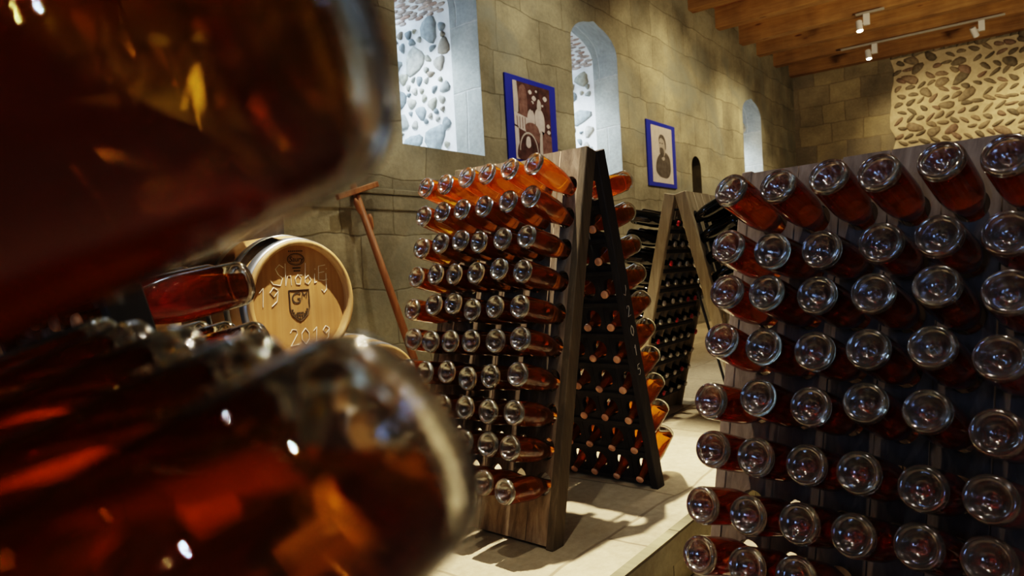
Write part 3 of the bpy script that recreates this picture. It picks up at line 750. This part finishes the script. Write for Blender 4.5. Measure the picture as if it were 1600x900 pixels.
# ------------------------------------------------------------------ ceiling lights
for x, y0, y1, lab in ((13.86, .30, 2.75, 'white light rail under the second joist from the far wall'), (12.0, 1.75, 2.15, 'short light rail under the fourth joist from the far wall')):
    bm = bmesh.new(); box(bm, x - .02, x + .02, y0, y1, 4.62, 4.655); bevel(bm, .003, 1)
    o = obj('light_rail', bm, M['rail']); tag(o, lab, 'light rail', 'light rails')
def spotlight(x, y, aim, lit, label):
    t = empty('track_spotlight', (x, y, 4.62)); tag(t, label, 'light', 'track spotlights')
    bm = bmesh.new(); box(bm, -.03, .03, -.045, .045, -.17, 0); bevel(bm, .005); obj('adapter', bm, M['white_paint'], t)
    a = (Vector(aim) - t.location).normalized()
    q = a.to_track_quat('-Z', 'Y').to_matrix().to_4x4()
    mw = Matrix.Translation((-.02, .10, -.17)) @ q
    bm = bmesh.new(); lathe(bm, [(0, .085), (.04, .085), (.046, .078), (.046, -.085), (.040, -.085), (.040, -.07)], 28)
    h = obj('lamp_head', bm, M['white_paint'], t, smooth=False); h.matrix_local = mw
    bm = bmesh.new(); lathe(bm, [(.0398, -.078), (0, -.078)], 28)
    f = obj('lamp_face', bm, M['lamp_face'] if lit else M['iron'], h)
    bm = bmesh.new(); tube(bm, [(0, .045, -.13), (-.02, .10, -.17)], .012, 8); obj('swivel', bm, M['white_paint'], t)
    return t
spotlight(13.86, 2.20, (13.2, 1.7, .5), True, 'lit white spotlight nearest the cobbled wall, left one')
spotlight(13.86, .62, (15.2, -.2, 2.4), False, 'unlit white spotlight on the rail, right one')
spotlight(12.0, 2.00, (11.2, 1.6, 0), True, 'lit white spotlight under the fourth joist')

def lamp(kind, loc, aim, energy, color, size=.1, spot=60, blend=.4, sy=None):
    l = bpy.data.lights.new('lamp', kind); l.energy = energy; l.color = color
    if kind == 'SPOT': l.spot_size = rad(spot); l.spot_blend = blend; l.shadow_soft_size = size
    if kind == 'AREA':
        l.size = size
        if sy: l.shape = 'RECTANGLE'; l.size_y = sy
    if kind == 'POINT': l.shadow_soft_size = size
    o = bpy.data.objects.new('lamp', l); col.objects.link(o); o.location = loc
    o.rotation_euler = (Vector(aim) - Vector(loc)).to_track_quat('-Z', 'Y').to_euler()
    return o
WARM = (1, .80, .52); CREAM = (1, .88, .70); DAY = (.66, .82, 1)
lamp('SPOT', (2.36, 1.72, 4.45), (2.15, 1.95, 0), 1250, CREAM, .03, 47, .45)           # over the middle rack
lamp('SPOT', (3.3, 3.2, 4.45), (2.3, 1.6, .7), 270, WARM, .05, 60, .6)                # behind it, from the wall side
lamp('SPOT', (3.9, 1.2, 4.45), (4.3, 1.7, 0), 300, CREAM, .05, 50, .6)                # floor beyond
lamp('SPOT', (1.6, 2.15, 4.45), (1.95, 2.95, .75), 130, CREAM, .03, 31, .5)
lamp('SPOT', (3.3, 2.7, 4.45), (3.55, 3.95, .7), 120, CREAM, .03, 42, .7)               # barrels and staff
lamp('SPOT', (13.8, 2.2, 4.4), (15.3, .9, 2.0), 80, WARM, .08, 110, .8)              # far wall washes
lamp('SPOT', (13.8, 0, 4.4), (15.3, -.6, 2.0), 80, WARM, .08, 110, .8)
lamp('SPOT', (12.0, 2.0, 4.35), (11.6, 4, 1.6), 200, WARM, .08, 100, .8)              # long wall washes
lamp('SPOT', (8.6, 1.8, 4.45), (8.8, 4, 2.2), 190, WARM, .08, 100, .8)
lamp('SPOT', (5.6, 1.6, 4.45), (5.6, 4, 2.0), 170, (1, .86, .64), .08, 100, .8)
lamp('SPOT', (8.0, -1.5, 2.6), (10.5, 1.0, 4.8), 420, WARM, .3, 120, 1)               # added uplight for the joists, no fitting there
lamp('SPOT', (.7, .55, 4.5), (1.5, .45, .6), 110, CREAM, .03, 44, .8)                    # over the right-hand rack
lamp('SPOT', (.9, .9, 4.5), (.1, .4, .8), 60, CREAM, .03, 40, .8)                      # added to brighten the closest rack, no lamp known there
for x, y, c in ((0, -1.2, CREAM), (1.2, -2.2, CREAM), (-1.2, 1.4, WARM), (.4, 2.7, CREAM), (-2.2, -.2, (.8, .88, 1)), (-.8, -2.6, (.8, .88, 1)), (2.4, -2.9, WARM), (-2.5, 2.4, CREAM)):
    lamp('SPOT', (x, y, 4.5), (x, y, 0), 12 if (x, y) in ((-1.2, 1.4), (.4, 2.7)) else 34, c, .02, 140, .8)                          # small unseen lamps added round the camera for glints on the glass
for a, b, z0 in WINS:                                                                # daylight standing in the window openings
    lamp('AREA', ((a + b) / 2 - .1, YL + DEEP + .35, z0 + 1.75), ((a + b) / 2 + .5, YL + .42, z0 - .1), 16, DAY, .7, sy=.5)
    if a > 3: lamp('SPOT', ((a + b) / 2 - .3, YL + .98, z0 + 1.45), (b - .05, YL + .45, z0 - .05), 120, (.74, .87, 1), .12, 84, .9)
for y in (-2.7, .9):
    lamp('AREA', (XB - .6, y, 2.2), (0, y * .4, 1.0), 30, (.34, .54, 1), .38, sy=1.5)

w = bpy.data.worlds.new('world'); scn.world = w; w.use_nodes = True
bg = w.node_tree.nodes['Background']; bg.inputs[0].default_value = (.55, .72, 1, 1); bg.inputs[1].default_value = .25

# ------------------------------------------------------------------ look
scn.view_settings.view_transform = 'Filmic'; scn.view_settings.look = 'High Contrast'; scn.view_settings.exposure = .58
cy = scn.cycles
cy.use_denoising = True; cy.max_bounces = 12; cy.transparent_max_bounces = 40; cy.transmission_bounces = 12; cy.glossy_bounces = 6; cy.diffuse_bounces = 4
cy.sample_clamp_indirect = 12; cy.caustics_reflective = False; cy.caustics_refractive = False; cy.blur_glossy = .3
